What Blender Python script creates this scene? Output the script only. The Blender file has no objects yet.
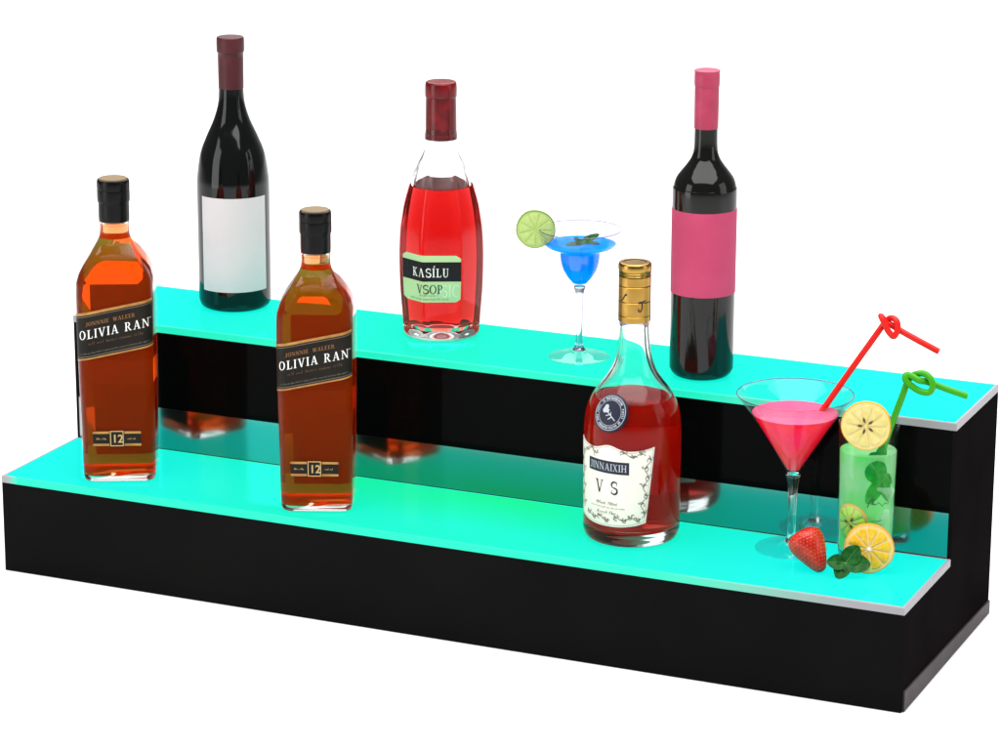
import bpy, math, random
from mathutils import Vector, Matrix
random.seed(7)
sc = bpy.context.scene
COL = sc.collection
PI = math.pi
R = math.radians
sin, cos = math.sin, math.cos

# ------------------------------------------------------------------ helpers
class MB:
    def __init__(s): s.v=[]; s.f=[]; s.m=[]; s.s=[]
    def add(s, vs, fs, mat=0, smooth=True):
        o=len(s.v); s.v += [tuple(v) for v in vs]
        for f in fs:
            s.f.append([i+o for i in f]); s.m.append(mat); s.s.append(smooth)
    def build(s, name, mats, parent=None, loc=None, sharp=35, recalc=True, flip=None):
        me=bpy.data.meshes.new(name)
        me.from_pydata(s.v, [], s.f)
        for m in (mats if isinstance(mats,(list,tuple)) else [mats]): me.materials.append(m)
        me.polygons.foreach_set('material_index', s.m)
        me.polygons.foreach_set('use_smooth', s.s)
        if recalc:
            import bmesh
            b=bmesh.new(); b.from_mesh(me); bmesh.ops.recalc_face_normals(b, faces=b.faces)
            if flip is not None:      # an air cavity inside solid glass faces inward
                b.faces.ensure_lookup_table(); bmesh.ops.reverse_faces(b, faces=b.faces[flip:])
            b.to_mesh(me); b.free()
        me.update()
        if sharp: me.set_sharp_from_angle(angle=R(sharp))
        o=bpy.data.objects.new(name, me); COL.objects.link(o)
        if parent: o.parent=parent
        if loc: o.location=loc
        return o

def box(mb, x0,x1,y0,y1,z0,z1, mat=0):
    mb.add([(x0,y0,z0),(x1,y0,z0),(x1,y1,z0),(x0,y1,z0),(x0,y0,z1),(x1,y0,z1),(x1,y1,z1),(x0,y1,z1)],
           [(0,3,2,1),(4,5,6,7),(0,1,5,4),(1,2,6,5),(2,3,7,6),(3,0,4,7)], mat, False)

def smooth_prof(prof, sub=6):
    """Catmull-Rom through (r,z) points; a point with a third entry is a corner."""
    segs=[[]]
    for p in prof:
        segs[-1].append(p[:2])
        if len(p)>2: segs.append([p[:2]])
    out=[]
    for sg in segs:
        n=len(sg)
        if n<2: continue
        for i in range(n-1):
            p0=sg[max(i-1,0)]; p1=sg[i]; p2=sg[i+1]; p3=sg[min(i+2,n-1)]
            for k in range(sub):
                t=k/sub
                q=[]
                for a in (0,1):
                    q.append(.5*(2*p1[a]+(p2[a]-p0[a])*t+(2*p0[a]-5*p1[a]+4*p2[a]-p3[a])*t*t+(3*p1[a]-p0[a]-3*p2[a]+p3[a])*t**3))
                out.append((max(q[0],0),q[1]))
        out.append(sg[-1])
    res=[]
    for p in out:
        if not res or abs(p[0]-res[-1][0])+abs(p[1]-res[-1][1])>1e-6: res.append(p)
    return res

def lathe(mb, prof, n=64, mat=0, outline=None, smooth=True):
    """prof: list of (r,z). outline(theta, z)->radius factor."""
    rings=[]; vs=[]; fs=[]
    for r,z in prof:
        if r<1e-6:
            rings.append([len(vs)]); vs.append((0,0,z))
        else:
            ids=[]
            for i in range(n):
                t=2*PI*i/n
                k=outline(t,z) if outline else 1
                ids.append(len(vs)); vs.append((r*k*sin(t), -r*k*cos(t), z))
            rings.append(ids)
    for a,b in zip(rings, rings[1:]):
        if len(a)==1 and len(b)==1: continue
        for i in range(n):
            j=(i+1)%n
            if len(a)==1: fs.append((a[0],b[i],b[j]))
            elif len(b)==1: fs.append((a[i],a[j],b[0]))
            else: fs.append((a[i],a[j],b[j],b[i]))
    mb.add(vs,fs,mat,smooth)

def loft(mb, rings, mat=0, cap0=True, cap1=True, smooth=True):
    n=len(rings[0]); vs=[p for r in rings for p in r]; fs=[]
    for k in range(len(rings)-1):
        for i in range(n):
            j=(i+1)%n
            fs.append((k*n+i,k*n+j,(k+1)*n+j,(k+1)*n+i))
    if cap0: fs.append(tuple(reversed(range(n))))
    if cap1: fs.append(tuple((len(rings)-1)*n+i for i in range(n)))
    mb.add(vs,fs,mat,smooth)

def rrect(a, b, c, z, n=8):
    c=min(c,a,b); pts=[]
    for cx,cy,t0 in ((a-c,b-c,0),(-a+c,b-c,90),(-a+c,-b+c,180),(a-c,-b+c,270)):
        for k in range(n+1):
            t=R(t0+90*k/n); pts.append((cx+c*cos(t),cy+c*sin(t),z))
    return pts

def tube(mb, path, r, n=12, mat=0, sub=8, caps=True):
    P=[Vector(p) for p in path]; pts=[]
    for i in range(len(P)-1):
        p0=P[max(i-1,0)];p1=P[i];p2=P[i+1];p3=P[min(i+2,len(P)-1)]
        for k in range(sub):
            t=k/sub
            pts.append(.5*(2*p1+(p2-p0)*t+(2*p0-5*p1+4*p2-p3)*t*t+(3*p1-p0-3*p2+p3)*t**3))
    pts.append(P[-1])
    up=Vector((0.3,1,0.2)); rings=[]
    for i,p in enumerate(pts):
        d=(pts[min(i+1,len(pts)-1)]-pts[max(i-1,0)]).normalized()
        x=up-d*up.dot(d)
        if x.length<1e-5: x=d.orthogonal()
        x.normalize(); y=d.cross(x); up=x
        rr=r(i/(len(pts)-1)) if callable(r) else r
        rings.append([p+x*rr*cos(2*PI*k/n)+y*rr*sin(2*PI*k/n) for k in range(n)])
    loft(mb, rings, mat, caps, caps)

def thing(name, label, cat, loc, rz=0, group=None, scale=1):
    o=bpy.data.objects.new(name,None); COL.objects.link(o)
    o.empty_display_size=.02
    o.location=loc; o.rotation_euler=(0,0,R(rz)); o.scale=(scale,)*3
    o['label']=label; o['category']=cat
    if group: o['group']=group
    return o

# ------------------------------------------------------------------ materials
def newmat(name):
    m=bpy.data.materials.new(name); m.use_nodes=True
    nt=m.node_tree; nt.nodes.clear()
    out=nt.nodes.new('ShaderNodeOutputMaterial')
    return m, nt, out
def N(nt, t, **kw):
    n=nt.nodes.new(t)
    for k,v in kw.items():
        if k in n.inputs: n.inputs[k].default_value=v
        else: setattr(n,k,v)
    return n
def c4(c): return (c[0],c[1],c[2],1)
def principled(name, col, rough=.4, spec=.5, metal=0, coat=0, bump=None, vary=None, emis=None, estr=0, sss=0, trans=0, ior=1.5):
    m,nt,out=newmat(name)
    p=N(nt,'ShaderNodeBsdfPrincipled')
    p.inputs['Base Color'].default_value=c4(col); p.inputs['Roughness'].default_value=rough
    p.inputs['Specular IOR Level'].default_value=spec; p.inputs['Metallic'].default_value=metal
    p.inputs['Coat Weight'].default_value=coat; p.inputs['IOR'].default_value=ior
    p.inputs['Transmission Weight'].default_value=trans
    if sss:
        p.inputs['Subsurface Weight'].default_value=sss; p.inputs['Subsurface Radius'].default_value=(.004,.003,.001)
    if emis: p.inputs['Emission Color'].default_value=c4(emis); p.inputs['Emission Strength'].default_value=estr
    tc=N(nt,'ShaderNodeTexCoord')
    if vary:
        sc_,col2,lo,hi=vary
        no=N(nt,'ShaderNodeTexNoise'); no.inputs['Scale'].default_value=sc_; no.inputs['Detail'].default_value=6
        nt.links.new(tc.outputs['Object'],no.inputs['Vector'])
        mr=N(nt,'ShaderNodeMapRange'); mr.inputs['From Min'].default_value=lo; mr.inputs['From Max'].default_value=hi
        nt.links.new(no.outputs['Fac'],mr.inputs['Value'])
        mx=N(nt,'ShaderNodeMix',data_type='RGBA')
        mx.inputs[6].default_value=c4(col); mx.inputs[7].default_value=c4(col2)
        nt.links.new(mr.outputs[0],mx.inputs[0]); nt.links.new(mx.outputs[2],p.inputs['Base Color'])
    if bump:
        bs,bd=bump
        no=N(nt,'ShaderNodeTexNoise'); no.inputs['Scale'].default_value=bs; no.inputs['Detail'].default_value=4
        nt.links.new(tc.outputs['Object'],no.inputs['Vector'])
        bp=N(nt,'ShaderNodeBump'); bp.inputs['Distance'].default_value=bd; bp.inputs['Strength'].default_value=.6
        nt.links.new(no.outputs['Fac'],bp.inputs['Height']); nt.links.new(bp.outputs[0],p.inputs['Normal'])
    nt.links.new(p.outputs[0],out.inputs[0])
    return m
def schlick(nt,f0,f1):
    lw=N(nt,'ShaderNodeLayerWeight'); lw.inputs['Blend'].default_value=.5
    pw=N(nt,'ShaderNodeMath',operation='POWER'); pw.inputs[1].default_value=5
    nt.links.new(lw.outputs['Facing'],pw.inputs[0])
    ma=N(nt,'ShaderNodeMath',operation='MULTIPLY_ADD'); ma.inputs[1].default_value=f1-f0; ma.inputs[2].default_value=f0
    nt.links.new(pw.outputs[0],ma.inputs[0])
    return ma
def glass(name, col=(1,1,1), ior=1.47, rough=0, absorb=None, dens=0):
    m,nt,out=newmat(name)
    g=N(nt,'ShaderNodeBsdfGlass'); g.inputs['Color'].default_value=c4(col); g.inputs['IOR'].default_value=ior; g.inputs['Roughness'].default_value=rough
    nt.links.new(g.outputs[0],out.inputs[0])
    if absorb:
        a=N(nt,'ShaderNodeVolumeAbsorption'); a.inputs['Color'].default_value=c4(absorb); a.inputs['Density'].default_value=dens
        nt.links.new(a.outputs[0],out.inputs['Volume'])
    return m
def coated_glass(name,col,ior,refl):
    m,nt,out=newmat(name); p=N(nt,'ShaderNodeBsdfPrincipled')
    p.inputs['Base Color'].default_value=c4(col); p.inputs['Transmission Weight'].default_value=1; p.inputs['IOR'].default_value=ior
    p.inputs['Roughness'].default_value=0; p.inputs['Specular Tint'].default_value=(refl,refl,refl,1)
    nt.links.new(p.outputs[0],out.inputs[0]); return m
def liquor(name, body, fac, absorb, dens, ior=.925):   # index relative to the glass around it
    m,nt,out=newmat(name)
    g=N(nt,'ShaderNodeBsdfGlass'); g.inputs['IOR'].default_value=ior; g.inputs['Roughness'].default_value=0; g.inputs['Color'].default_value=(1,1,1,1)
    di=N(nt,'ShaderNodeBsdfDiffuse'); tl=N(nt,'ShaderNodeBsdfTranslucent'); di.inputs[0].default_value=c4(body); tl.inputs[0].default_value=c4(body)
    a=N(nt,'ShaderNodeMixShader'); a.inputs[0].default_value=.5
    nt.links.new(di.outputs[0],a.inputs[1]); nt.links.new(tl.outputs[0],a.inputs[2])
    b=N(nt,'ShaderNodeMixShader'); b.inputs[0].default_value=fac
    nt.links.new(g.outputs[0],b.inputs[1]); nt.links.new(a.outputs[0],b.inputs[2]); nt.links.new(b.outputs[0],out.inputs[0])
    g2=N(nt,'ShaderNodeBsdfPrincipled'); g2.inputs['Transmission Weight'].default_value=1; g2.inputs['IOR'].default_value=ior; g2.inputs['Roughness'].default_value=0
    g2.inputs['Base Color'].default_value=(1,1,1,1); g2.inputs['Specular Tint'].default_value=(.35,.35,.35,1); nt.links.new(g2.outputs[0],b.inputs[1])
    v=N(nt,'ShaderNodeVolumeAbsorption'); v.inputs['Color'].default_value=c4(absorb); v.inputs['Density'].default_value=dens
    nt.links.new(v.outputs[0],out.inputs['Volume'])
    return m
def thin_glass(name, tint=(.97,.98,.98), boost=1.0, ior=1.5):
    m,nt,out=newmat(name)
    tr=N(nt,'ShaderNodeBsdfTransparent'); tr.inputs[0].default_value=c4(tint)
    gl=N(nt,'ShaderNodeBsdfGlossy'); gl.inputs['Roughness'].default_value=.02; gl.inputs[0].default_value=(1,1,1,1)
    mu=schlick(nt,.012*boost,.55)
    mx=N(nt,'ShaderNodeMixShader')
    nt.links.new(mu.outputs[0],mx.inputs[0]); nt.links.new(tr.outputs[0],mx.inputs[1]); nt.links.new(gl.outputs[0],mx.inputs[2])
    nt.links.new(mx.outputs[0],out.inputs[0])
    return m
def drink(name, body, tint, opac, body2=None, zr=None):
    """cloudy liquid: part scatters light, part lets it through tinted."""
    m,nt,out=newmat(name)
    di=N(nt,'ShaderNodeBsdfDiffuse'); tl=N(nt,'ShaderNodeBsdfTranslucent')
    di.inputs[0].default_value=c4(body); tl.inputs[0].default_value=c4(body)
    if body2:
        tc=N(nt,'ShaderNodeTexCoord'); no=N(nt,'ShaderNodeTexNoise'); no.inputs['Scale'].default_value=22; no.inputs['Detail'].default_value=3
        nt.links.new(tc.outputs['Object'],no.inputs['Vector'])
        mr=N(nt,'ShaderNodeMapRange'); mr.inputs['From Min'].default_value=.38; mr.inputs['From Max'].default_value=.62
        nt.links.new(no.outputs['Fac'],mr.inputs['Value'])
        mx=N(nt,'ShaderNodeMix',data_type='RGBA'); mx.inputs[6].default_value=c4(body); mx.inputs[7].default_value=c4(body2)
        nt.links.new(mr.outputs[0],mx.inputs[0])
        nt.links.new(mx.outputs[2],di.inputs[0]); nt.links.new(mx.outputs[2],tl.inputs[0])
    tr=N(nt,'ShaderNodeBsdfTransparent'); tr.inputs[0].default_value=c4(tint)
    gl=N(nt,'ShaderNodeBsdfGlossy'); gl.inputs['Roughness'].default_value=.03
    a=N(nt,'ShaderNodeMixShader'); a.inputs[0].default_value=.5
    nt.links.new(di.outputs[0],a.inputs[1]); nt.links.new(tl.outputs[0],a.inputs[2])
    b=N(nt,'ShaderNodeMixShader'); b.inputs[0].default_value=opac
    nt.links.new(tr.outputs[0],b.inputs[1]); nt.links.new(a.outputs[0],b.inputs[2])
    fr=schlick(nt,.01,.12)
    c=N(nt,'ShaderNodeMixShader')
    nt.links.new(fr.outputs[0],c.inputs[0]); nt.links.new(b.outputs[0],c.inputs[1]); nt.links.new(gl.outputs[0],c.inputs[2])
    nt.links.new(c.outputs[0],out.inputs[0])
    return m

M={}
M['floor']=principled('white_paper_sweep',(.86,.86,.86),.9,0,vary=(3,(.84,.84,.84),.3,.7))
M['black']=principled('black_acrylic',(.0032,.0032,.0032),.10,.024,vary=(6,(.0045,.0045,.0044),.35,.65))
M['black_side']=principled('black_acrylic_side',(.006,.0052,.0055),.35,0,vary=(9,(.0085,.0072,.0075),.35,.65))
M['riser']=principled('black_acrylic_riser',(.002,.002,.002),.06,.018)
M['strip']=None
M['trim']=principled('brushed_grey_trim',(.048,.036,.041),.45,.12,vary=(40,(.034,.025,.029),.35,.7))

def shelf_mat():
    m,nt,out=newmat('lit_cyan_acrylic')
    tc=N(nt,'ShaderNodeTexCoord'); sp=N(nt,'ShaderNodeSeparateXYZ'); nt.links.new(tc.outputs['Object'],sp.inputs[0])
    no=N(nt,'ShaderNodeTexNoise'); no.inputs['Scale'].default_value=3.2; no.inputs['Detail'].default_value=1
    nt.links.new(tc.outputs['Object'],no.inputs['Vector'])
    # emission colour turns greener towards the rear of the lower shelf
    ym=N(nt,'ShaderNodeMapRange'); ym.inputs['From Min'].default_value=.05; ym.inputs['From Max'].default_value=.16
    nt.links.new(sp.outputs['Y'],ym.inputs['Value'])
    nm=N(nt,'ShaderNodeMapRange'); nm.inputs['From Min'].default_value=.36; nm.inputs['From Max'].default_value=.6
    nt.links.new(no.outputs['Fac'],nm.inputs['Value'])
    yl=N(nt,'ShaderNodeMath',operation='LESS_THAN'); yl.inputs[1].default_value=.1572; nt.links.new(sp.outputs['Y'],yl.inputs[0])
    m0=N(nt,'ShaderNodeMath',operation='MULTIPLY'); nt.links.new(ym.outputs[0],m0.inputs[0]); nt.links.new(yl.outputs[0],m0.inputs[1])
    mu=N(nt,'ShaderNodeMath',operation='MULTIPLY'); nt.links.new(m0.outputs[0],mu.inputs[0]); nt.links.new(nm.outputs[0],mu.inputs[1])
    xa=N(nt,'ShaderNodeMath',operation='SUBTRACT'); xa.inputs[1].default_value=.47; nt.links.new(sp.outputs['X'],xa.inputs[0])
    xb=N(nt,'ShaderNodeMath',operation='ABSOLUTE'); nt.links.new(xa.outputs[0],xb.inputs[0])
    bx=N(nt,'ShaderNodeMapRange',interpolation_type='SMOOTHSTEP'); bx.inputs['From Min'].default_value=.46; bx.inputs['From Max'].default_value=.08
    nt.links.new(xb.outputs[0],bx.inputs['Value'])
    k=N(nt,'ShaderNodeMath',operation='MULTIPLY_ADD'); k.inputs[1].default_value=.62; k.inputs[2].default_value=.34; nt.links.new(mu.outputs[0],k.inputs[0])
    mu2=N(nt,'ShaderNodeMath',operation='MULTIPLY'); nt.links.new(k.outputs[0],mu2.inputs[0]); nt.links.new(bx.outputs[0],mu2.inputs[1]); mu=mu2
    mx=N(nt,'ShaderNodeMix',data_type='RGBA'); mx.inputs[6].default_value=(0.0,1.05,.93,1); mx.inputs[7].default_value=(0.0,1.04,.20,1)
    nt.links.new(mu.outputs[0],mx.inputs[0])
    em=N(nt,'ShaderNodeEmission'); nt.links.new(mx.outputs[2],em.inputs[0]); em.inputs[1].default_value=1.0
    di=N(nt,'ShaderNodeBsdfDiffuse'); di.inputs[0].default_value=(.012,.1,.09,1)
    ad=N(nt,'ShaderNodeAddShader'); nt.links.new(em.outputs[0],ad.inputs[0]); nt.links.new(di.outputs[0],ad.inputs[1])
    gl=N(nt,'ShaderNodeBsdfGlossy'); gl.inputs[0].default_value=(.06,.8,.75,1); gl.inputs['Roughness'].default_value=.06
    ms=N(nt,'ShaderNodeMixShader'); ms.inputs[0].default_value=.21
    nt.links.new(ad.outputs[0],ms.inputs[1]); nt.links.new(gl.outputs[0],ms.inputs[2])
    nt.links.new(ms.outputs[0],out.inputs[0])
    return m
def edge_mat(L):
    m,nt,out=newmat('frosted_acrylic_edge')
    tc=N(nt,'ShaderNodeTexCoord'); sp=N(nt,'ShaderNodeSeparateXYZ'); nt.links.new(tc.outputs['Object'],sp.inputs[0])
    a=N(nt,'ShaderNodeMapRange',interpolation_type='SMOOTHSTEP'); a.inputs['From Min'].default_value=.004; a.inputs['From Max'].default_value=.022
    b=N(nt,'ShaderNodeMapRange',interpolation_type='SMOOTHSTEP'); b.inputs['From Min'].default_value=L-.03; b.inputs['From Max'].default_value=L*.72
    nt.links.new(sp.outputs['X'],a.inputs['Value']); nt.links.new(sp.outputs['X'],b.inputs['Value'])
    mu=N(nt,'ShaderNodeMath',operation='MULTIPLY'); nt.links.new(a.outputs[0],mu.inputs[0]); nt.links.new(b.outputs[0],mu.inputs[1])
    p=N(nt,'ShaderNodeBsdfPrincipled')
    mx=N(nt,'ShaderNodeMix',data_type='RGBA'); mx.inputs[6].default_value=(.31,.30,.32,1); mx.inputs[7].default_value=(.02,.2,.15,1)
    nt.links.new(mu.outputs[0],mx.inputs[0]); nt.links.new(mx.outputs[2],p.inputs['Base Color'])
    p.inputs['Roughness'].default_value=.35; p.inputs['Specular IOR Level'].default_value=.1
    p.inputs['Emission Color'].default_value=(0,.72,.45,1)
    nt.links.new(mu.outputs[0],p.inputs['Emission Strength'])
    nt.links.new(p.outputs[0],out.inputs[0])
    return m
def strip_mat():  # finish of the mirror strip added to the riser
    m,nt,out=newmat('added_mirror_acrylic')
    g=N(nt,'ShaderNodeBsdfGlossy'); g.inputs[0].default_value=(.9,1,1,1); g.inputs['Roughness'].default_value=.11
    d=N(nt,'ShaderNodeBsdfDiffuse'); d.inputs[0].default_value=(.003,.003,.003,1)
    mx=N(nt,'ShaderNodeMixShader'); mx.inputs[0].default_value=.32
    nt.links.new(d.outputs[0],mx.inputs[1]); nt.links.new(g.outputs[0],mx.inputs[2]); nt.links.new(mx.outputs[0],out.inputs[0])
    return m
M['strip']=strip_mat()
M['shelf']=shelf_mat()
M['glass']=glass('clear_glass',(1,1,1),1.47)
M['flint']=coated_glass('bottle_glass',(.985,.99,.97),1.47,.06)
M['flint_facet']=coated_glass('faceted_bottle_glass',(.985,.995,.985),1.5,.38)
M['flint_round']=coated_glass('round_bottle_glass',(.985,.995,.985),1.47,.3)
M['thin']=thin_glass('thin_clear_glass')
M['thin_b']=thin_glass('cocktail_bowl_glass',(.90,.90,.945),2)
M['rim_b']=thin_glass('cocktail_rim_glass',(.60,.59,.70),4)
M['glass_b']=glass('stem_glass',(.79,.79,.85),1.47)
M['foot']=thin_glass('foot_glass',(.90,.93,.95),3)
M['rimglass']=thin_glass('pink_tinged_rim',(.95,.66,.78),3)
M['whisky']=liquor('amber_whisky',(1,.19,.0),.22,(.9985,.53,.0),72)
M['cognac']=liquor('red_liquor',(1,.025,.006),.42,(.985,.14,.08),66)
M['rose']=liquor('scarlet_liquor',(.75,.010,.012),.12,(.885,.06,.05),70)
M['wine_dark']=principled('dark_bottle_glass',(.003,.0036,.0034),.07,.32)
M['wine_green']=principled('dark_green_bottle_glass',(.004,.0045,.0035),.08,.32)
M['burg_foil']=principled('burgundy_foil',(.072,.008,.012),.45,.3,vary=(60,(.055,.006,.009),.4,.6))
M['pink_foil']=principled('pink_foil',(.40,.038,.088),.42,.3,vary=(60,(.34,.03,.072),.4,.6))
M['pink_paper']=principled('pink_label_paper',(.52,.065,.145),.6,.1,vary=(14,(.47,.055,.125),.4,.6))
M['white_paper']=principled('white_label_paper',(.64,.585,.60),.7,.1,vary=(12,(.59,.54,.56),.4,.6))
M['cream']=principled('cream_label_paper',(.80,.74,.66),.6,.2,vary=(12,(.76,.70,.60),.4,.6))
M['mint_paper']=principled('pale_green_label',(.44,.64,.33),.5,.1,vary=(10,(.34,.58,.31),.4,.6))
M['black_ink']=principled('black_ink',(.006,.006,.007),.5,.2)
M['navy']=principled('navy_print',(.008,.009,.028),.4,.3)
M['silver']=principled('silver_print',(.42,.46,.50),.5,.2)
M['white_ink']=principled('white_ink',(.85,.85,.82),.5,.2)
M['grey_ink']=principled('grey_ink',(.16,.145,.12),.5,.2)
M['bronze_ink']=principled('bronze_ink',(.26,.12,.045),.5,.2)
M['gold_ink']=principled('gold_ink',(.50,.32,.12),.4,.4)
M['label_black']=principled('black_label',(.010,.008,.006),.5,.12,vary=(30,(.014,.011,.008),.4,.6))
M['label_gold']=principled('gold_border',(.42,.20,.035),.4,.4,vary=(80,(.30,.13,.02),.4,.6))
M['back_label']=principled('back_label_and_dark_sheet',(.020,.002,.001),.7,.05)
M['cap_black']=principled('black_cap',(.003,.003,.003),.25,.14)
M['cap_top']=principled('tan_cap_top',(.17,.11,.05),.5,.3)
M['gold']=principled('gold_cap',(.40,.235,.055),.26,.5,1,vary=(35,(.32,.18,.035),.4,.6))
M['red_foil']=principled('dark_red_foil',(.17,.003,.007),.25,.3,vary=(70,(.10,.002,.004),.4,.6))
M['ghost']=principled('pale_green_ink',(.50,.76,.50),.5,.2)
M['dkgreen_ink']=principled('dark_green_ink',(.015,.06,.03),.5,.2)
M['blue']=drink('blue_drink',(.0,.38,1),(.0,.60,1),.50,(.0,.50,1))
M['pinkdrink']=drink('pink_drink',(1,.012,.15),(1,.06,.26),.78,(1,.02,.045))
M['pinktop']=drink('pink_drink_surface',(.92,.22,.46),(1,.2,.5),.75)
M['green']=drink('green_drink',(.26,1,.30),(.7,1,.72),.60,(.62,1,.64))
M['ice']=drink('ice',(.72,.95,.78),(.9,1,.92),.35)
M['lime_rind']=principled('lime_rind',(.10,.22,.012),.4,.4,bump=(900,.0002))
M['lime_pith']=principled('lime_pith',(.43,.56,.165),.6,.3)
M['lime_flesh']=principled('lime_flesh',(.43,.56,.15),.4,.2,vary=(220,(.50,.62,.22),.35,.65),bump=(500,.0004))
M['lemon_rind']=principled('lemon_rind',(.66,.36,.006),.4,.4,bump=(900,.0003))
M['lemon_pith']=principled('lemon_pith',(.68,.55,.22),.6,.3)
M['lemon_flesh']=principled('lemon_flesh',(.60,.50,.14),.4,.2,vary=(220,(.66,.57,.24),.35,.65),bump=(500,.0004))
M['orange_rind']=principled('orange_rind',(.72,.30,.006),.4,.4,bump=(900,.0003))
M['orange_pith']=principled('orange_pith',(.80,.52,.20),.6,.3)
M['orange_flesh']=principled('orange_flesh',(.74,.36,.006),.25,.5,vary=(260,(.82,.50,.03),.35,.65),bump=(420,.0006))
M['limey_flesh']=principled('soaked_lemon_flesh',(.32,.62,.05),.3,.4,vary=(220,(.44,.72,.10),.35,.65))
M['core']=principled('citrus_core',(.92,.82,.66),.6,.3)
M['seed']=principled('brown_seed',(.10,.045,.02),.4,.4)
M['leaf']=principled('mint_leaf',(.006,.062,.010),.42,.1,vary=(160,(.016,.115,.018),.4,.65),bump=(500,.0006))
M['leaf_vein']=principled('mint_stem',(.10,.20,.05),.5,.3)
M['wetleaf']=principled('soaked_mint_leaf',(.006,.20,.014),.5,.03,vary=(160,(.012,.32,.025),.4,.65))
M['berry']=principled('strawberry_skin',(.42,.010,.006),.2,.4,vary=(90,(.54,.026,.010),.4,.65))
M['berry_seed']=principled('strawberry_seed',(.55,.22,.04),.4,.3)
M['calyx']=principled('strawberry_calyx',(.03,.11,.015),.5,.3)
M['straw_red']=principled('red_straw_plastic',(.66,.010,.006),.3,.25)
M['straw_green']=principled('green_straw_plastic',(.035,.30,.004),.3,.25)

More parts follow.
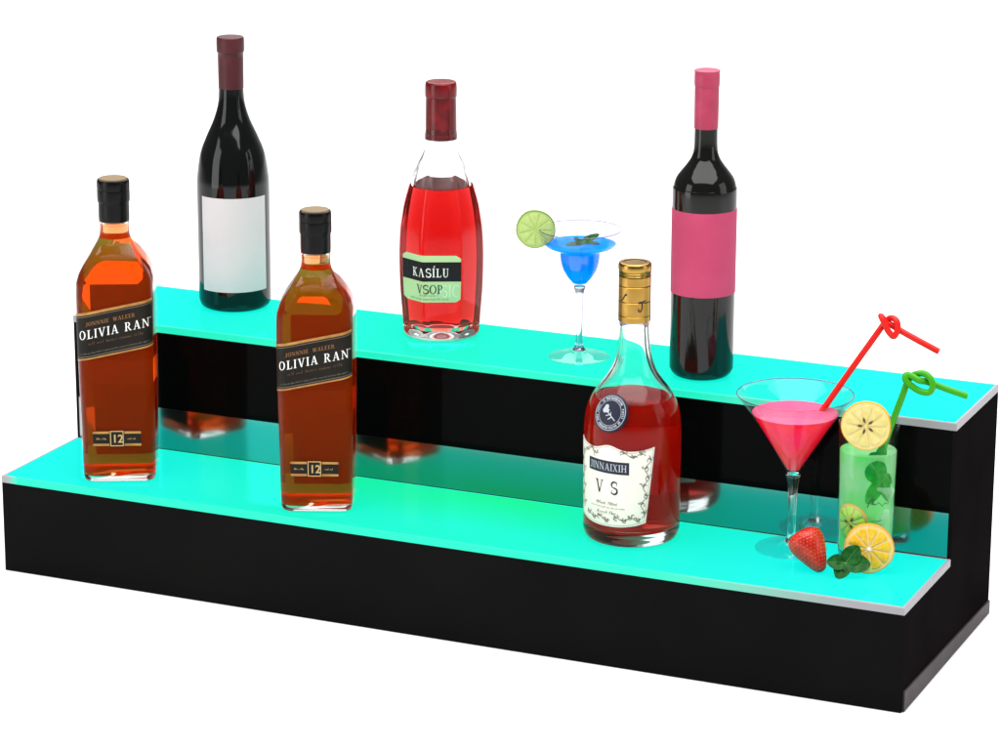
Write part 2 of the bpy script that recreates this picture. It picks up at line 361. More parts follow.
# ------------------------------------------------------------------ lettering
def glyph(ch):
    """serif capital: list of convex polygons, height 1; returns polys, width"""
    P=[]
    def bar(x0,y0,x1,y1,w): P.append([(x0-w/2,y0),(x0+w/2,y0),(x1+w/2,y1),(x1-w/2,y1)])
    def serif(x,y,l,up=True):
        h=.055
        P.append([(x-l/2,y),(x+l/2,y),(x+l/2,y+h),(x-l/2,y+h)] if up else [(x-l/2,y-h),(x+l/2,y-h),(x+l/2,y),(x-l/2,y)])
    def ring(cx,cy,rx,ry,ix,iy,a0=0,a1=360,n=28):
        for k in range(n):
            t0=R(a0+(a1-a0)*k/n); t1=R(a0+(a1-a0)*(k+1)/n)
            P.append([(cx+ix*cos(t0),cy+iy*sin(t0)),(cx+rx*cos(t0),cy+ry*sin(t0)),(cx+rx*cos(t1),cy+ry*sin(t1)),(cx+ix*cos(t1),cy+iy*sin(t1))])
    T,t=.15,.07
    if ch in 'IÍ':
        bar(.16,0,.16,1,T); serif(.16,0,.32); serif(.16,1,.32,False); w=.32
        if ch=='Í': P.append([(.12,1.1),(.2,1.1),(.36,1.32),(.24,1.32)])
    elif ch=='O': ring(.4,.5,.4,.52,.25,.46); w=.8
    elif ch=='L':
        bar(.18,0,.18,1,T); serif(.18,0,.36); serif(.18,1,.36,False); P.append([(.2,0),(.62,0),(.62,.07),(.2,.07)]); P.append([(.56,.05),(.62,.05),(.64,.26),(.59,.26)]); w=.64
    elif ch=='V':
        bar(.42,0,.12,1,T); bar(.42,0,.68,1,t); serif(.13,1,.32,False); serif(.68,1,.26,False); w=.8
    elif ch=='A':
        bar(.12,0,.38,1,t); bar(.68,0,.40,1,T); serif(.12,0,.26); serif(.68,0,.32); P.append([(.2,.3),(.6,.3),(.6,.36),(.2,.36)]); w=.82
    elif ch in 'RP':
        bar(.18,0,.18,1,T); serif(.18,0,.36); serif(.16,1,.28,False)
        ring(.34,.73,.3,.27,.15,.215,-90,90,16)
        P.append([(.2,.945),(.35,.945),(.35,1),(.2,1)]); P.append([(.2,.46),(.35,.46),(.35,.515),(.2,.515)])
        w=.66
        if ch=='R': bar(.70,0,.38,.5,T); serif(.72,0,.24); w=.84
    elif ch=='N':
        bar(.14,0,.14,1,t); bar(.72,0,.15,1,T*1.05); bar(.72,0,.72,1,t); serif(.14,0,.26); serif(.12,1,.24,False); serif(.72,1,.26,False); w=.86
    elif ch=='K':
        bar(.18,0,.18,1,T); serif(.18,0,.36); serif(.18,1,.36,False); bar(.26,.42,.62,1,t); bar(.68,0,.34,.56,T); serif(.68,0,.3); serif(.62,1,.26,False); w=.84
    elif ch=='U':
        bar(.18,.3,.18,1,T); bar(.64,.3,.64,1,t); ring(.39,.32,.285,.34,.15,.26,180,270,10); ring(.39,.32,.285,.34,.215,.26,270,360,10); serif(.18,1,.34,False); serif(.64,1,.24,False); w=.8
    elif ch=='S':
        pts=[]
        for k in range(13):
            a=R(35+205*k/12); pts.append((.3+.25*cos(a),.745+.23*sin(a),.05+.05*sin(PI*k/12)))
        for k in range(1,14):
            a=R(70-215*k/13); pts.append((.3+.27*cos(a),.265+.245*sin(a),.07+.05*sin(PI*min(1,k/13))-.025*k/13))
        for (x0,y0,w0),(x1,y1,w1) in zip(pts,pts[1:]):
            dx,dy=x1-x0,y1-y0; l=math.hypot(dx,dy) or 1; nx,ny=-dy/l,dx/l
            P.append([(x0-nx*w0*.7,y0-ny*w0*.7),(x1-nx*w1*.7,y1-ny*w1*.7),(x1+nx*w1*.7,y1+ny*w1*.7),(x0+nx*w0*.7,y0+ny*w0*.7)])
        bar(.52,.7,.52,.98,.05); bar(.06,.03,.06,.3,.05); w=.6
    elif ch=='J':
        bar(.3,.15,.3,1,T); serif(.3,1,.34,False); ring(.15,.12,.22,.2,.09,.12,180,360,12); w=.48
    elif ch=='X':
        bar(.64,0,.14,1,T); bar(.12,0,.62,1,t); serif(.14,1,.3,False); serif(.62,1,.26,False); serif(.12,0,.26); serif(.64,0,.3); w=.78
    elif ch=='E':
        bar(.18,0,.18,1,T); serif(.14,0,.28); serif(.14,1,.28,False)
        for y,l in ((0,.62),(.47,.52),(.93,.6)): P.append([(.2,y),(l,y),(l,y+.07),(.2,y+.07)])
        bar(.6,0,.6,.25,.05); bar(.58,.75,.58,1,.05); w=.66
    elif ch=='W':
        bar(.3,0,.1,1,T); bar(.3,0,.52,1,t); bar(.74,0,.52,1,T); bar(.74,0,.96,1,t); serif(.1,1,.28,False); serif(.96,1,.22,False); w=1.08
    elif ch=='H':
        bar(.16,0,.16,1,T); bar(.66,0,.66,1,T); P.append([(.2,.47),(.62,.47),(.62,.54),(.2,.54)])
        for x in (.16,.66): serif(x,0,.3); serif(x,1,.3,False)
        w=.82
    elif ch=='C':
        ring(.42,.5,.42,.52,.27,.46,45,315,24); bar(.74,.66,.74,.95,.05); w=.8
    else: w=.4
    return P,w
def serif_text(txt, size, gap=.14, space=.45, widths=1.0):
    x=0; out=[]
    for ch in txt:
        if ch==' ': x+=space; continue
        P,w=glyph(ch)
        out += [[((px*widths+x)*size,py*size) for px,py in poly] for poly in P]
        x+=w*widths+gap
    x-=gap
    return out, x*size
def sans_text(txt, size, bold=0):
    cu=bpy.data.curves.new('tmp_text','FONT'); cu.body=txt; cu.size=size; cu.offset=bold; cu.resolution_u=3
    o=bpy.data.objects.new('tmp_text',cu); COL.objects.link(o)
    dg=bpy.context.evaluated_depsgraph_get()
    me=bpy.data.meshes.new_from_object(o.evaluated_get(dg))
    vs=[v.co.copy() for v in me.vertices]
    out=[[(vs[i].x,vs[i].y) for i in p.vertices] for p in me.polygons]
    w=max([v.x for v in vs])-min([v.x for v in vs]) if vs else 0
    bpy.data.objects.remove(o); bpy.data.curves.remove(cu); bpy.data.meshes.remove(me)
    return out,w
def squiggle(width, size, seed, words=4):
    """unreadable small print: rows of tiny strokes"""
    rn=random.Random(seed); out=[]; x=0
    while x<width:
        for _ in range(rn.randint(3,7)):
            h=size*rn.choice((.6,.6,.7,1)); w=size*rn.uniform(.28,.5)
            out.append([(x,0),(x+size*.13,0),(x+size*.2,h),(x+size*.07,h)])
            if rn.random()<.75: out.append([(x+size*.1,h*.42*rn.choice((0,1,2))),(x+w,h*.42*rn.choice((0,1,2))+.0001),(x+w,h*.5+size*.1),(x+size*.1,h*.5)])
            x+=w+size*.16
            if x>width: break
        x+=size*.45
    return out,width
def place(mb, polys, fn, off, mat, x=0, y=0, slope=0, layer=[0]):
    for k,poly in enumerate(polys):
        d=off+(k%7)*6e-6
        vs=[fn(px+x, py+y+slope*(px+x), d) for px,py in poly]
        mb.add(vs,[tuple(range(len(vs)))],mat,False)
def ribbon(pts, w):
    out=[]
    for i,((x0,y0),(x1,y1)) in enumerate(zip(pts,pts[1:])):
        dx,dy=x1-x0,y1-y0; l=math.hypot(dx,dy) or 1; nx,ny=-dy/l*w/2,dx/l*w/2
        out.append([(x0-nx,y0-ny),(x1-nx,y1-ny),(x1+nx,y1+ny),(x0+nx,y0+ny)])
    return out
def sheet(mb, fn, u0f, u1f, z0f, z1f, nu, nv, off, mat=0, thick=.00025):
    """curved label: u from u0f(v) to u1f(v), v from 0..1; z from z0f(s) to z1f(s) with s across"""
    front=[];back=[]
    for j in range(nv+1):
        v=j/nv
        for i in range(nu+1):
            s=i/nu; u=u0f(v)+(u1f(v)-u0f(v))*s; z=z0f(s)+(z1f(s)-z0f(s))*v
            front.append(fn(u,z,off)); back.append(fn(u,z,off-thick))
    n=len(front); fs=[]
    for j in range(nv):
        for i in range(nu):
            a=j*(nu+1)+i; fs.append((a,a+1,a+nu+2,a+nu+1)); fs.append((a+n,a+nu+1+n,a+nu+2+n,a+1+n))
    per=[i for i in range(nu)]+[nu+(nu+1)*j for j in range(nv)]+[(nu+1)*nv+nu-i for i in range(nu)]+[(nu+1)*(nv-j) for j in range(nv)]
    for a,b in zip(per,per[1:]+per[:1]): fs.append((a,a+n,b+n,b))
    mb.add(front+back,fs,mat,True)

# ------------------------------------------------------------------ the setting
LN,D1,DT,H1,H2,TH=1.016,.1579,.3128,.1087,.2503,.0077
mb=MB()
F=[]; xs=(-9,9)
prof=[(-8,0),(7.5,0)]+[(7.5+1.5*sin(R(a)),1.5-1.5*cos(R(a))) for a in range(10,91,10)]+[(9,5)]
vs=[(x,y,z) for y,z in prof for x in xs]
mb.add(vs,[(2*i,2*i+1,2*i+3,2*i+2) for i in range(len(prof)-1)],0,True)
fl=mb.build('ground',M['floor'],recalc=False); fl['kind']='structure'

# ------------------------------------------------------------------ display stand
st=thing('display_stand','long black two-step bottle display stand with glowing cyan shelves','display stand',(0,0,0))
mb=MB(); box(mb,0,LN,0,.004,.0005,H1-TH-.0003); mb.m[3]=1; mb.m[5]=1; mb.build('front_panel',[M['black'],M['black_side']],st,recalc=False)
def lshape(x0,x1):
    m=MB(); pts=[(.0042,.0005),(DT,.0005),(DT,H2-TH-.0003),(D1,H2-TH-.0003),(D1,H1-TH-.0003),(.0042,H1-TH-.0003)]
    vs=[(x0,y,z) for y,z in pts]+[(x1,y,z) for y,z in pts]; n=6
    fs=[(0,5,4,3),(0,3,2,1)]
    fs=[(0,1,4,5),(1,2,3,4)]; fs2=[tuple(i+n for i in f) for f in fs]
    m.add(vs,fs+[tuple(reversed(f)) for f in fs2]+[(i,(i+1)%n,(i+1)%n+n,i+n) for i in range(n)],0,False)
    return m
lshape(LN-.004,LN).build('side_panel',M['black_side'],st)
lshape(0,.004).build('side_panel',M['black_side'],st)
mb=MB(); box(mb,.0042,LN-.0042,DT-.004,DT,.0005,H2-TH-.0003); mb.build('back_panel',M['black'],st)
mb=MB(); box(mb,.0042,LN-.0042,D1,D1+.004,H1-TH,H2-TH-.0003)
rp=mb.build('riser_panel',M['riser'],st)
mb=MB(); box(mb,.0042,LN-.0042,D1-.0012,D1-.0001,H1+.0006,H1+.0475); mb.build('added_mirror_strip',M['strip'],rp)  # strip added to the riser, as high as the shelf's reflection reaches
EM=edge_mat(LN)
def shelf(y0,y1,z1):
    e=.0028; m=MB(); box(m,e,LN-e,y0+e,y1-e,z1-TH,z1-.0001)
    s=m.build('shelf',M['shelf'],st)
    m=MB()
    o=[(0,y0),(LN,y0),(LN,y1),(0,y1)]; i_=[(e,y0+e),(LN-e,y0+e),(LN-e,y1-e),(e,y1-e)]
    b=.0006
    rings=[[(x,y,z1-TH) for x,y in i_],[(x,y,z1-TH) for x,y in o],[(x,y,z1-b) for x,y in o],
           [(x+(b if x<.5 else -b),y+(b if y<(y0+y1)/2 else -b),z1) for x,y in o],[(x,y,z1) for x,y in i_]]
    loft(m,[list(r) for r in rings],0,False,False,False)
    m.build('edge_band',EM,s,sharp=None)
shelf(-.0006,D1-.0015,H1)
shelf(D1-.0006,DT+.0004,H2)
mb=MB()
vs=[]
for x in (LN+.0002,LN+.0022):
    vs+=[(x,.004,.0008),(x,DT-.002,.0008),(x,DT-.002,.0145),(x,.004,.0215)]
mb.add(vs,[(0,1,2,3),(7,6,5,4),(0,4,5,1),(1,5,6,2),(2,6,7,3),(3,7,4,0)],0,False)
mb.build('base_trim',M['trim'],st)

# ------------------------------------------------------------------ whisky bottles
def make_whisky():
    t=thing('whisky_bottle','amber square whisky bottle at the left end of the lower shelf','whisky bottle',(.1117,.0654,H1),26.5,'square whisky bottles with slanted black labels',1.01)
    A=.0405
    # (z, half width, corner radius)
    S=[(0,.0345,.010),(.0015,.0370,.011),(.005,.0382,.012),(.012,.0384,.012),(.06,.0392,.0125),(.12,.0400,.0125),(.18,.0405,.013),(.205,.0405,.0135),
       (.217,.0400,.014),(.226,.0372,.016),(.234,.0328,.0175),(.243,.0268,.0195),(.251,.0217,.0205),(.256,.0186,.0184),(.2600,.0168,.0168),(.264,.0158,.0158),(.276,.0152,.0152),(.281,.0150,.0150)]
    def interp(z):
        for (z0,a0,c0),(z1,a1,c1) in zip(S,S[1:]):
            if z<=z1:
                k=(z-z0)/(z1-z0); return a0+(a1-a0)*k, c0+(c1-c0)*k
        return S[-1][1:]
    BD=[(0,0),(.205,0),(.217,.0005),(.226,.0033),(.234,.0076),(.2400,.0117),(.2445,.0138),(.248,.0118),(.252,.0072),(.256,.0030),(.261,0),(.4,0)]
    def extra(z):   # the flat faces run up higher than the sloping flanks
        for (z0,e0),(z1,e1) in zip(BD,BD[1:]):
            if z0<=z<=z1: return e0+(e1-e0)*(z-z0)/(z1-z0)
        return 0
    mb=MB(); w=.0032
    zs=[s[0] for s in S]
    fine=[]
    for z0,z1 in zip(zs,zs[1:]): fine+= [z0] if z1-z0>.03 or z0<.01 else [z0,z0+(z1-z0)/3,z0+(z1-z0)*2/3]
    fine.append(zs[-1])
    outer=[rrect(a,a+extra(z),c,z) for z in fine for a,c in [interp(z)]]
    inz=[z for z in reversed(fine) if z>.0110]
    inner=[rrect(a-w,a-w+extra(z),max(c-w*.6,.004),z) for z in inz for a,c in [interp(z)]]
    a,c=interp(.0090); inner.append(rrect(a-w-.003,a-w-.003,c-w*.5,.0060))
    loft(mb,outer,0,True,True); mb.build('glass_body',M['flint'],t,sharp=50)
    mb=MB(); e=0; fillz=.2790
    lz=[z for z in fine if .0110<z<fillz]+[fillz]
    a,c=interp(.0090)
    rings=[rrect(a-w-.003+e,a-w-.003+e,c-w*.5,.0060-e)]+[rrect(a-w+e,a-w+e+extra(z),max(c-w*.6,.004)+e,z) for z in lz for a,c in [interp(z)]]
    loft(mb,rings); mb.build('whisky',M['whisky'],t,sharp=50)
    # surface map: u along the perimeter from front centre
    def fn(u,z,off):
        a,c=interp(z); k=a/A; u=u*k; f=a-c; q=c*PI/2; sg=1 if u>=0 else -1; u=abs(u)
        if u<=f: x,y=u,-(a+off)
        elif u<=f+q: th=(u-f)/c; x,y=f+(c+off)*sin(th),-(f+(c+off)*cos(th))
        else: x,y=a+off,-(f-(u-f-q))
        return (sg*x,y,z)
    sl=.205; zc=.168; hh=.0258
    U0,U1=-.0490,.0425
    mb=MB()
    sheet(mb,fn,lambda v:U0,lambda v:U1,lambda s:zc-hh+sl*(U0+(U1-U0)*s),lambda s:zc+hh+sl*(U0+(U1-U0)*s),44,4,.0003,0)
    lab=mb.build('label',M['label_black'],t)
    mb=MB()
    for zz,wd,m in ((hh-.0014,.0030,0),(-hh+.001,.0018,0),(hh-.0046,.0006,1),(-hh+.0036,.0006,1)):
        polys=[[(U0+(U1-U0)*i/44,zc+zz-wd/2),(U0+(U1-U0)*(i+1)/44,zc+zz-wd/2),(U0+(U1-U0)*(i+1)/44,zc+zz+wd/2),(U0+(U1-U0)*i/44,zc+zz+wd/2)] for i in range(44)]
        place(mb,polys,fn,.00042,m+4,0,0,sl)
    p,wd=serif_text('OLIVIA RAN',.0094,.19,.55,1.0); k=.0745/wd
    p=[[(x*k,y) for x,y in q] for q in p]; place(mb,p,fn,.0005,0,-.0378,zc-.0030,sl)
    p,wd=serif_text('JONNNIE WALEER',.0042,.14,.9); k=.052/wd
    p=[[(x*k,y) for x,y in q] for q in p]; place(mb,p,fn,.0005,1,-.0300,zc+.0108,sl)
    p,wd=squiggle(.058,.0036,3); place(mb,p,fn,.0005,2,-.028,zc-.0102,sl)
    p,wd=squiggle(.074,.0020,5); place(mb,p,fn,.0005,3,-.0372,zc-.0196,sl)
    p,_=squiggle(.0022,.0018,9); place(mb,p,fn,.0005,0,.0375,zc+.005,sl)
    mb.build('lettering',[M['white_ink'],M['bronze_ink'],principled('dim_bronze_ink',(.10,.055,.03),.5,.2),principled('dim_grey_ink',(.16,.15,.13),.5,.2),M['label_gold'],M['grey_ink']],lab,recalc=False)
    # age band
    zb=.0492; tl=-.03
    mb=MB()
    sheet(mb,fn,lambda v:-.0275,lambda v:.0255,lambda s:zb-.0085,lambda s:zb+.0085,20,2,.0003,0)
    ab=mb.build('age_label',M['label_black'],t)
    mb=MB()
    def rect(x0,y0,x1,y1): return [[(x0+(x1-x0)*i/10,y0),(x0+(x1-x0)*(i+1)/10,y0),(x0+(x1-x0)*(i+1)/10,y1),(x0+(x1-x0)*i/10,y1)] for i in range(10)]
    for y in (.0054,-.0082): place(mb,rect(-.0275,zb+y,-.0096,zb+y+.0026)+rect(.0072,zb+y,.0255,zb+y+.0026),fn,.00045,0)
    fr=[]
    for x0,y0,x1,y1 in ((-.0086,-.0085,.0062,-.0075),(-.0086,.0075,.0062,.0085),(-.0086,-.0075,-.0076,.0075),(.0052,-.0075,.0062,.0075)): fr+=rect(x0,zb+y0,x1,zb+y1)
    place(mb,fr,fn,.00045,1)
    p,wd=sans_text('12',.0125,.0002); place(mb,p,fn,.0005,2,-.0012-wd/2-.0004,zb-.0044)
    p,_=squiggle(.011,.0022,21); place(mb,p,fn,.0005,2,-.0236,zb-.0012)
    p,_=squiggle(.009,.0022,22); place(mb,p,fn,.0005,2,.0105,zb-.0012)
    mb.build('age_lettering',[M['label_gold'],M['gold_ink'],M['gold_ink']],ab,recalc=False)
    def bfn(u,z,off):
        x,y,z=fn(u,z,off); return (-x,-y,z)
    for z0,z1 in ((.120,.203),(.014,.094)):  # upper sheet is the back label; lower one added to darken the amber
        mb=MB(); sheet(mb,bfn,lambda v:-.0285,lambda v:.0285,lambda s:z0,lambda s:z1,16,4,.0003,0)
        mb.build('back_label',M['back_label'],t)
    # cap
    mb=MB()
    lathe(mb,smooth_prof([(.0148,.2775,1),(.0160,.2778,1),(.0163,.282),(.0163,.297),(.0166,.2985),(.0172,.3),(.0172,.3105),(.0168,.311),(.0168,.3118),(.0172,.3124),(.0172,.3195),(.0164,.3222,1),(.0150,.3226,1)],4),48,0)
    lathe(mb,[(.0150,.3225),(.0146,.3236),(0,.3238)],48,1)
    mb.build('cap',[M['cap_black'],M['cap_top']],t)
    mb=MB(); lathe(mb,[(.0155,.2742),(.0163,.2748),(.0163,.2768),(.0155,.2774),(.0153,.2774),(.0153,.2742)],40)
    mb.build('neck_ring',M['flint'],t)
    return t
wb=make_whisky()
w2=wb.copy(); COL.objects.link(w2)
w2.location=(.3544,.0607,H1); w2.rotation_euler=(0,0,R(22.5)); w2.scale=(.979,)*3
w2['label']='amber square whisky bottle standing between the other whisky bottle and the round-labelled brandy'
def copy_children(src,dst):
    for ch in list(src.children):
        c=ch.copy(); COL.objects.link(c); c.parent=dst
        copy_children(ch,c)
copy_children(wb,w2)
wb['label']='amber square whisky bottle at the far left end of the lower shelf'
w2['label']='amber square whisky bottle in front of the gap between white-labelled wine and red liquor bottle'

# ------------------------------------------------------------------ wine bottles
def rad_at(prof,zq):
    for (r0,z0),(r1,z1) in zip(prof,prof[1:]):
        if z0<=zq<=z1 and z1>z0: return r0+(r1-r0)*(zq-z0)/(z1-z0)
    return prof[-1][0]
def lathe_fn(prof):
    def rad(z):
        for (r0,z0),(r1,z1) in zip(prof,prof[1:]):
            if z1>z0 and z0<=z<=z1: return r0+(r1-r0)*(z-z0)/(z1-z0)
        return prof[-1][0]
    def fn(u,z,off,r0=None):
        r=rad(z); th=u/(r0 or r); return ((r+off)*sin(th),-(r+off)*cos(th),z)
    return rad,fn
def wine(name,label,loc,rz,prof,glassm,foil,foilm,lab):
    t=thing(name,label,'wine bottle',loc,rz)
    pr=smooth_prof(prof,6); mb=MB(); lathe(mb,pr,96); mb.build('glass_body',glassm,t,sharp=60)
    mb=MB(); lathe(mb,smooth_prof(foil,4),64); mb.build('foil_capsule',foilm,t,sharp=50)
    rad,fn=lathe_fn([p for p in pr if p[1]>=.01])
    mat,ang,z0,z1=lab; r=rad((z0+z1)/2); mb=MB()
    if ang>=180:
        lathe(mb,[(r-.0002,z0),(r+.0003,z0),(r+.0003,z1),(r-.0002,z1)],96)
    else: sheet(mb,fn,lambda v:-r*R(ang),lambda v:r*R(ang),lambda s:z0,lambda s:z1,48,2,.0003)
    mb.build('label',mat,t)
    return t
wine('wine_bottle','dark burgundy-shaped wine bottle with blank white label and maroon foil',(.1431,.2724,H2),28.8,
  [(0,.012),(.022,.006),(.030,.0005),(.0345,.0006),(.0385,.0035),(.0404,.009),(.0407,.015),(.0407,.06),(.0407,.110),(.0407,.1375),(.0400,.151),(.0362,.175),(.029,.194),(.0206,.2127),(.0152,.231),(.0137,.2498),(.0135,.27),(.0135,.30)],
  M['wine_dark'],[(.0136,.2485,1),(.0140,.2488,1),(.0141,.26),(.0142,.2885,1),(.0152,.2898),(.0154,.293),(.0154,.302),(.0148,.3055),(.012,.3062),(0,.3062)],M['burg_foil'],(M['white_paper'],58,.0245,.1315))
wine('wine_bottle','dark wine bottle with wide pink label and matching pink foil',(.7221,.221,H2),20.1,
  [(0,.012),(.016,.006),(.023,.0005),(.0265,.0006),(.0305,.0032),(.0328,.008),(.0334,.014),(.0334,.06),(.0334,.13),(.0334,.192),(.0324,.2022),(.0295,.2105),(.0245,.2175),(.0190,.2245),(.0147,.2315),(.0124,.241),(.0119,.2628),(.0119,.31)],
  M['wine_green'],[(.0119,.2618,1),(.0124,.2620,1),(.0125,.27),(.0126,.306,1),(.0130,.307),(.0130,.319),(.0122,.3222),(0,.3226)],M['pink_foil'],(M['pink_paper'],180,.0905,.1790))

# ------------------------------------------------------------------ scarlet liquor bottle (faceted)
kt=thing('liquor_bottle','faceted clear bottle of scarlet liquor with pale green and black label and red foil','liquor bottle',(.4056,.2590,H2),24.9)
ANG=[-25,26,72,110,155,206,250,289]
def facet(t,z):
    k=max(0,min(1,(.192-z)/.03))
    if z<.012: k*=max(.25,z/.012)
    if k==0: return 1
    d=math.degrees(t)%360
    if d>335: d-=360
    for a0,a1 in zip(ANG,ANG[1:]+[335]):
        if a0<=d<=a1:
            h=R((a1-a0)/2); m=R((a0+a1)/2); f=cos(h)/max(cos(R(d)-m),.3)
            f=min(f,.985)   # softened corner
            return 1+(f/ .985-1)*k
    return 1
KO=[(0,.003),(.02,.002),(.034,.0004),(.0385,.0006),(.0418,.004),(.0432,.010),(.0442,.022),(.0468,.055),(.0477,.09),(.0466,.118),(.0440,.136),(.0416,.1485),(.035,.1706),(.0312,.179),(.0263,.1882),(.0218,.1965),(.0190,.206),(.0176,.219),(.0165,.235)]
po=smooth_prof(KO,5)
w=.003
ki=[(max(r*(.90 if z<.16 else .90+.1*min(1,(z-.16)/.03))-w*.6,.003),z) for r,z in po if z>.014]
inn=list(reversed(ki))+[(.030,.0105),(.018,.013),(0,.0155)]
mb=MB(); lathe(mb,po+[(0,po[-1][1])],144,0,facet); k0=len(mb.f)
air=[(r,z) for r,z in ki if z>=.166]
lathe(mb,[(0,.1664),(air[0][0],.1664)]+[p for p in air if p[1]<.222 and p[1]>.1664]+[(.010,.224),(0,.224)],144,0)
mb.build('glass_body',M['flint_facet'],kt,sharp=25,flip=k0)
liq=[(0,.0155),(.018,.0130),(.030,.0105)]+[(r,z) for r,z in ki if z<.166]+[(rad_at(ki,.1661),.1661)]
zl=liq[-1][1]; liq+=[(0,zl)]
mb=MB(); lathe(mb,liq,144,0); mb.build('liquor',M['rose'],kt,sharp=25)
mb=MB(); lathe(mb,smooth_prof([(.0165,.2165,1),(.0176,.2168,1),(.0176,.2225,1),(.0170,.2228,1),(.0167,.25),(.0164,.262,1),(.0172,.2635),(.0172,.274),(.0160,.2785),(.012,.2792),(0,.2792)],4),48)
mb.build('foil_capsule',M['red_foil'],kt,sharp=50)
krad,_=lathe_fn([p for p in po if p[1]>=.01])
def kfn(u,z,off):     # u in metres along the crease ring of radius .047
    th=u/.047; r=(krad(z)+0)*facet(th,z)+off; return (r*sin(th),-r*cos(th),z)
ua,ub=-.0515,.0214
mb=MB()
nU,nV=72,10
def cut(s):  # clipped corners
    return .0035*max(0,1-min(s,1-s)/.07)
sheet(mb,kfn,lambda v:ua,lambda v:ub,lambda s:.0455+cut(s),lambda s:.0975-cut(s),72,8,.0006)
lab=mb.build('label',M['mint_paper'],kt,sharp=20)
mb=MB()
def strip(u0,u1,z0,z1,n=60): return [[(u0+(u1-u0)*i/n,z0),(u0+(u1-u0)*(i+1)/n,z0),(u0+(u1-u0)*(i+1)/n,z1),(u0+(u1-u0)*i/n,z1)] for i in range(n)]
for z0,z1 in ((.0690,.0762),(.0762,.0834),(.0834,.0905)): place(mb,strip(ua,ub,z0,z1),kfn,.00075,0)
p,wd=serif_text('KASÍLU',.0096,.16); k=.0430/wd; place(mb,[[(x*k,y) for x,y in q] for q in p],kfn,.0009,1,-.0345,.0738)
p,wd=serif_text('OSIC',.0135,.1); k=.029/wd; place(mb,[[(x*k,y) for x,y in q] for q in p],kfn,.0008,3,-.0085,.0515)
p,wd=serif_text('VSOP',.0098,.08); k=.0300/wd; place(mb,[[(x*k,y) for x,y in q] for q in p],kfn,.0010,2,-.0285,.0553)
place(mb,squiggle(.022,.0016,44)[0],kfn,.0009,2,-.0245,.0525)
place(mb,squiggle(.047,.0022,41)[0],kfn,.0009,2,-.039,.0482)
mb.build('lettering',[M['black_ink'],M['white_ink'],M['dkgreen_ink'],M['ghost']],lab,recalc=False)

# ------------------------------------------------------------------ brandy bottle (round)
vt=thing('brandy_bottle','round clear bottle of red brandy with cream label, navy seal and gold cap','brandy bottle',(.6954,.0954,H1),21.3)
VO=[(0,.004),(.025,.003),(.039,.0005),(.0440,.0008),(.0475,.004),(.0494,.010),(.0497,.018),(.0497,.06),(.0497,.105),(.0493,.119),(.0480,.131),(.0455,.141),(.0418,.149),(.0368,.157),(.0306,.165),(.0250,.1735),(.0212,.182),(.0185,.191),(.0170,.2),(.0158,.215),(.0151,.229),(.0148,.24)]
po=smooth_prof(VO,5); w=.0034
vi=[(max(r-w,.003),z) for r,z in po if z>.017]
inn=list(reversed(vi))+[(.036,.0125),(.02,.0145),(0,.017)]
air=[(r,z) for r,z in vi if .1492<z<.226]
mb=MB(); lathe(mb,po+[(0,po[-1][1])],96); k0=len(mb.f)
lathe(mb,[(0,.1490),(air[0][0]+.0006,.1490)]+air+[(.010,.228),(0,.228)],96)
mb.build('glass_body',M['flint_round'],vt,sharp=60,flip=k0)
liq=[(0,.017),(.02,.0145),(.036,.0125)]+[(r,z) for r,z in vi if z<.1486]+[(rad_at(vi,.1487),.1487)]; liq+=[(0,liq[-1][1])]
mb=MB(); lathe(mb,liq,96); mb.build('brandy',M['cognac'],vt,sharp=60)
mb=MB()
cp=[(.0152,.2278,1),(.0164,.228,1),(.0164,.2335,1),(.0160,.2340),(.0164,.2345,1),(.0164,.2480,1),(.0158,.2487),(.0164,.2494,1),(.0164,.2640,1),(.0158,.2647),(.0164,.2654,1),(.0164,.2738,1),(.0157,.2745),(.0165,.2752),(.0158,.2765),(.0166,.2778),(.0159,.2791),(.0167,.2804),(.0168,.2850),(.0155,.2880),(.012,.2880,1),(.0115,.2872),(0,.2872)]
lathe(mb,smooth_prof(cp,3),64); cap=mb.build('cap',M['gold'],vt,sharp=40)
vrad,vfn0=lathe_fn([p for p in po if p[1]>=.012])
def cfn(u,z,off):
    r=.0164+off; th=u/.0164; return (r*sin(th),-r*cos(th),z)
mb=MB()
place(mb,ribbon([(-.0155,.2500),(-.0128,.2525),(-.0105,.2562),(-.0085,.2585)],.0014)+ribbon([(-.0105,.2562),(-.0080,.2570)],.0012),cfn,.0002,0)
place(mb,ribbon([(.0042,.2498),(.0085,.2500),(.0125,.2510)],.0014)+ribbon([(.0078,.2498),(.0082,.2440),(.0062,.2400),(.0040,.2410),(.0046,.2435)],.0013),cfn,.0002,0)
mb.build('script_print',M['navy'],cap,recalc=False)
Rv=.0497
def vfn(u,z,off):
    th=u/Rv-R(28); r=vrad(z)+off; return (r*sin(th),-r*cos(th),z)
def topz(s): # bracket-shaped upper edge
    b=math.exp(-((s-.5)/.13)**2)*.0055; return .1035+b+.0048*abs(2*s-1)**3
def botz(s): return .0235+.0055*abs(2*s-1)**2.5
UL,UR=-.0480,.0475
mb=MB()
sheet(mb,vfn,lambda v:UL+.006*(1-v),lambda v:UR-.0085*(1-v),botz,topz,64,6,.0004)
lab=mb.build('label',M['cream'],vt)
mb=MB()
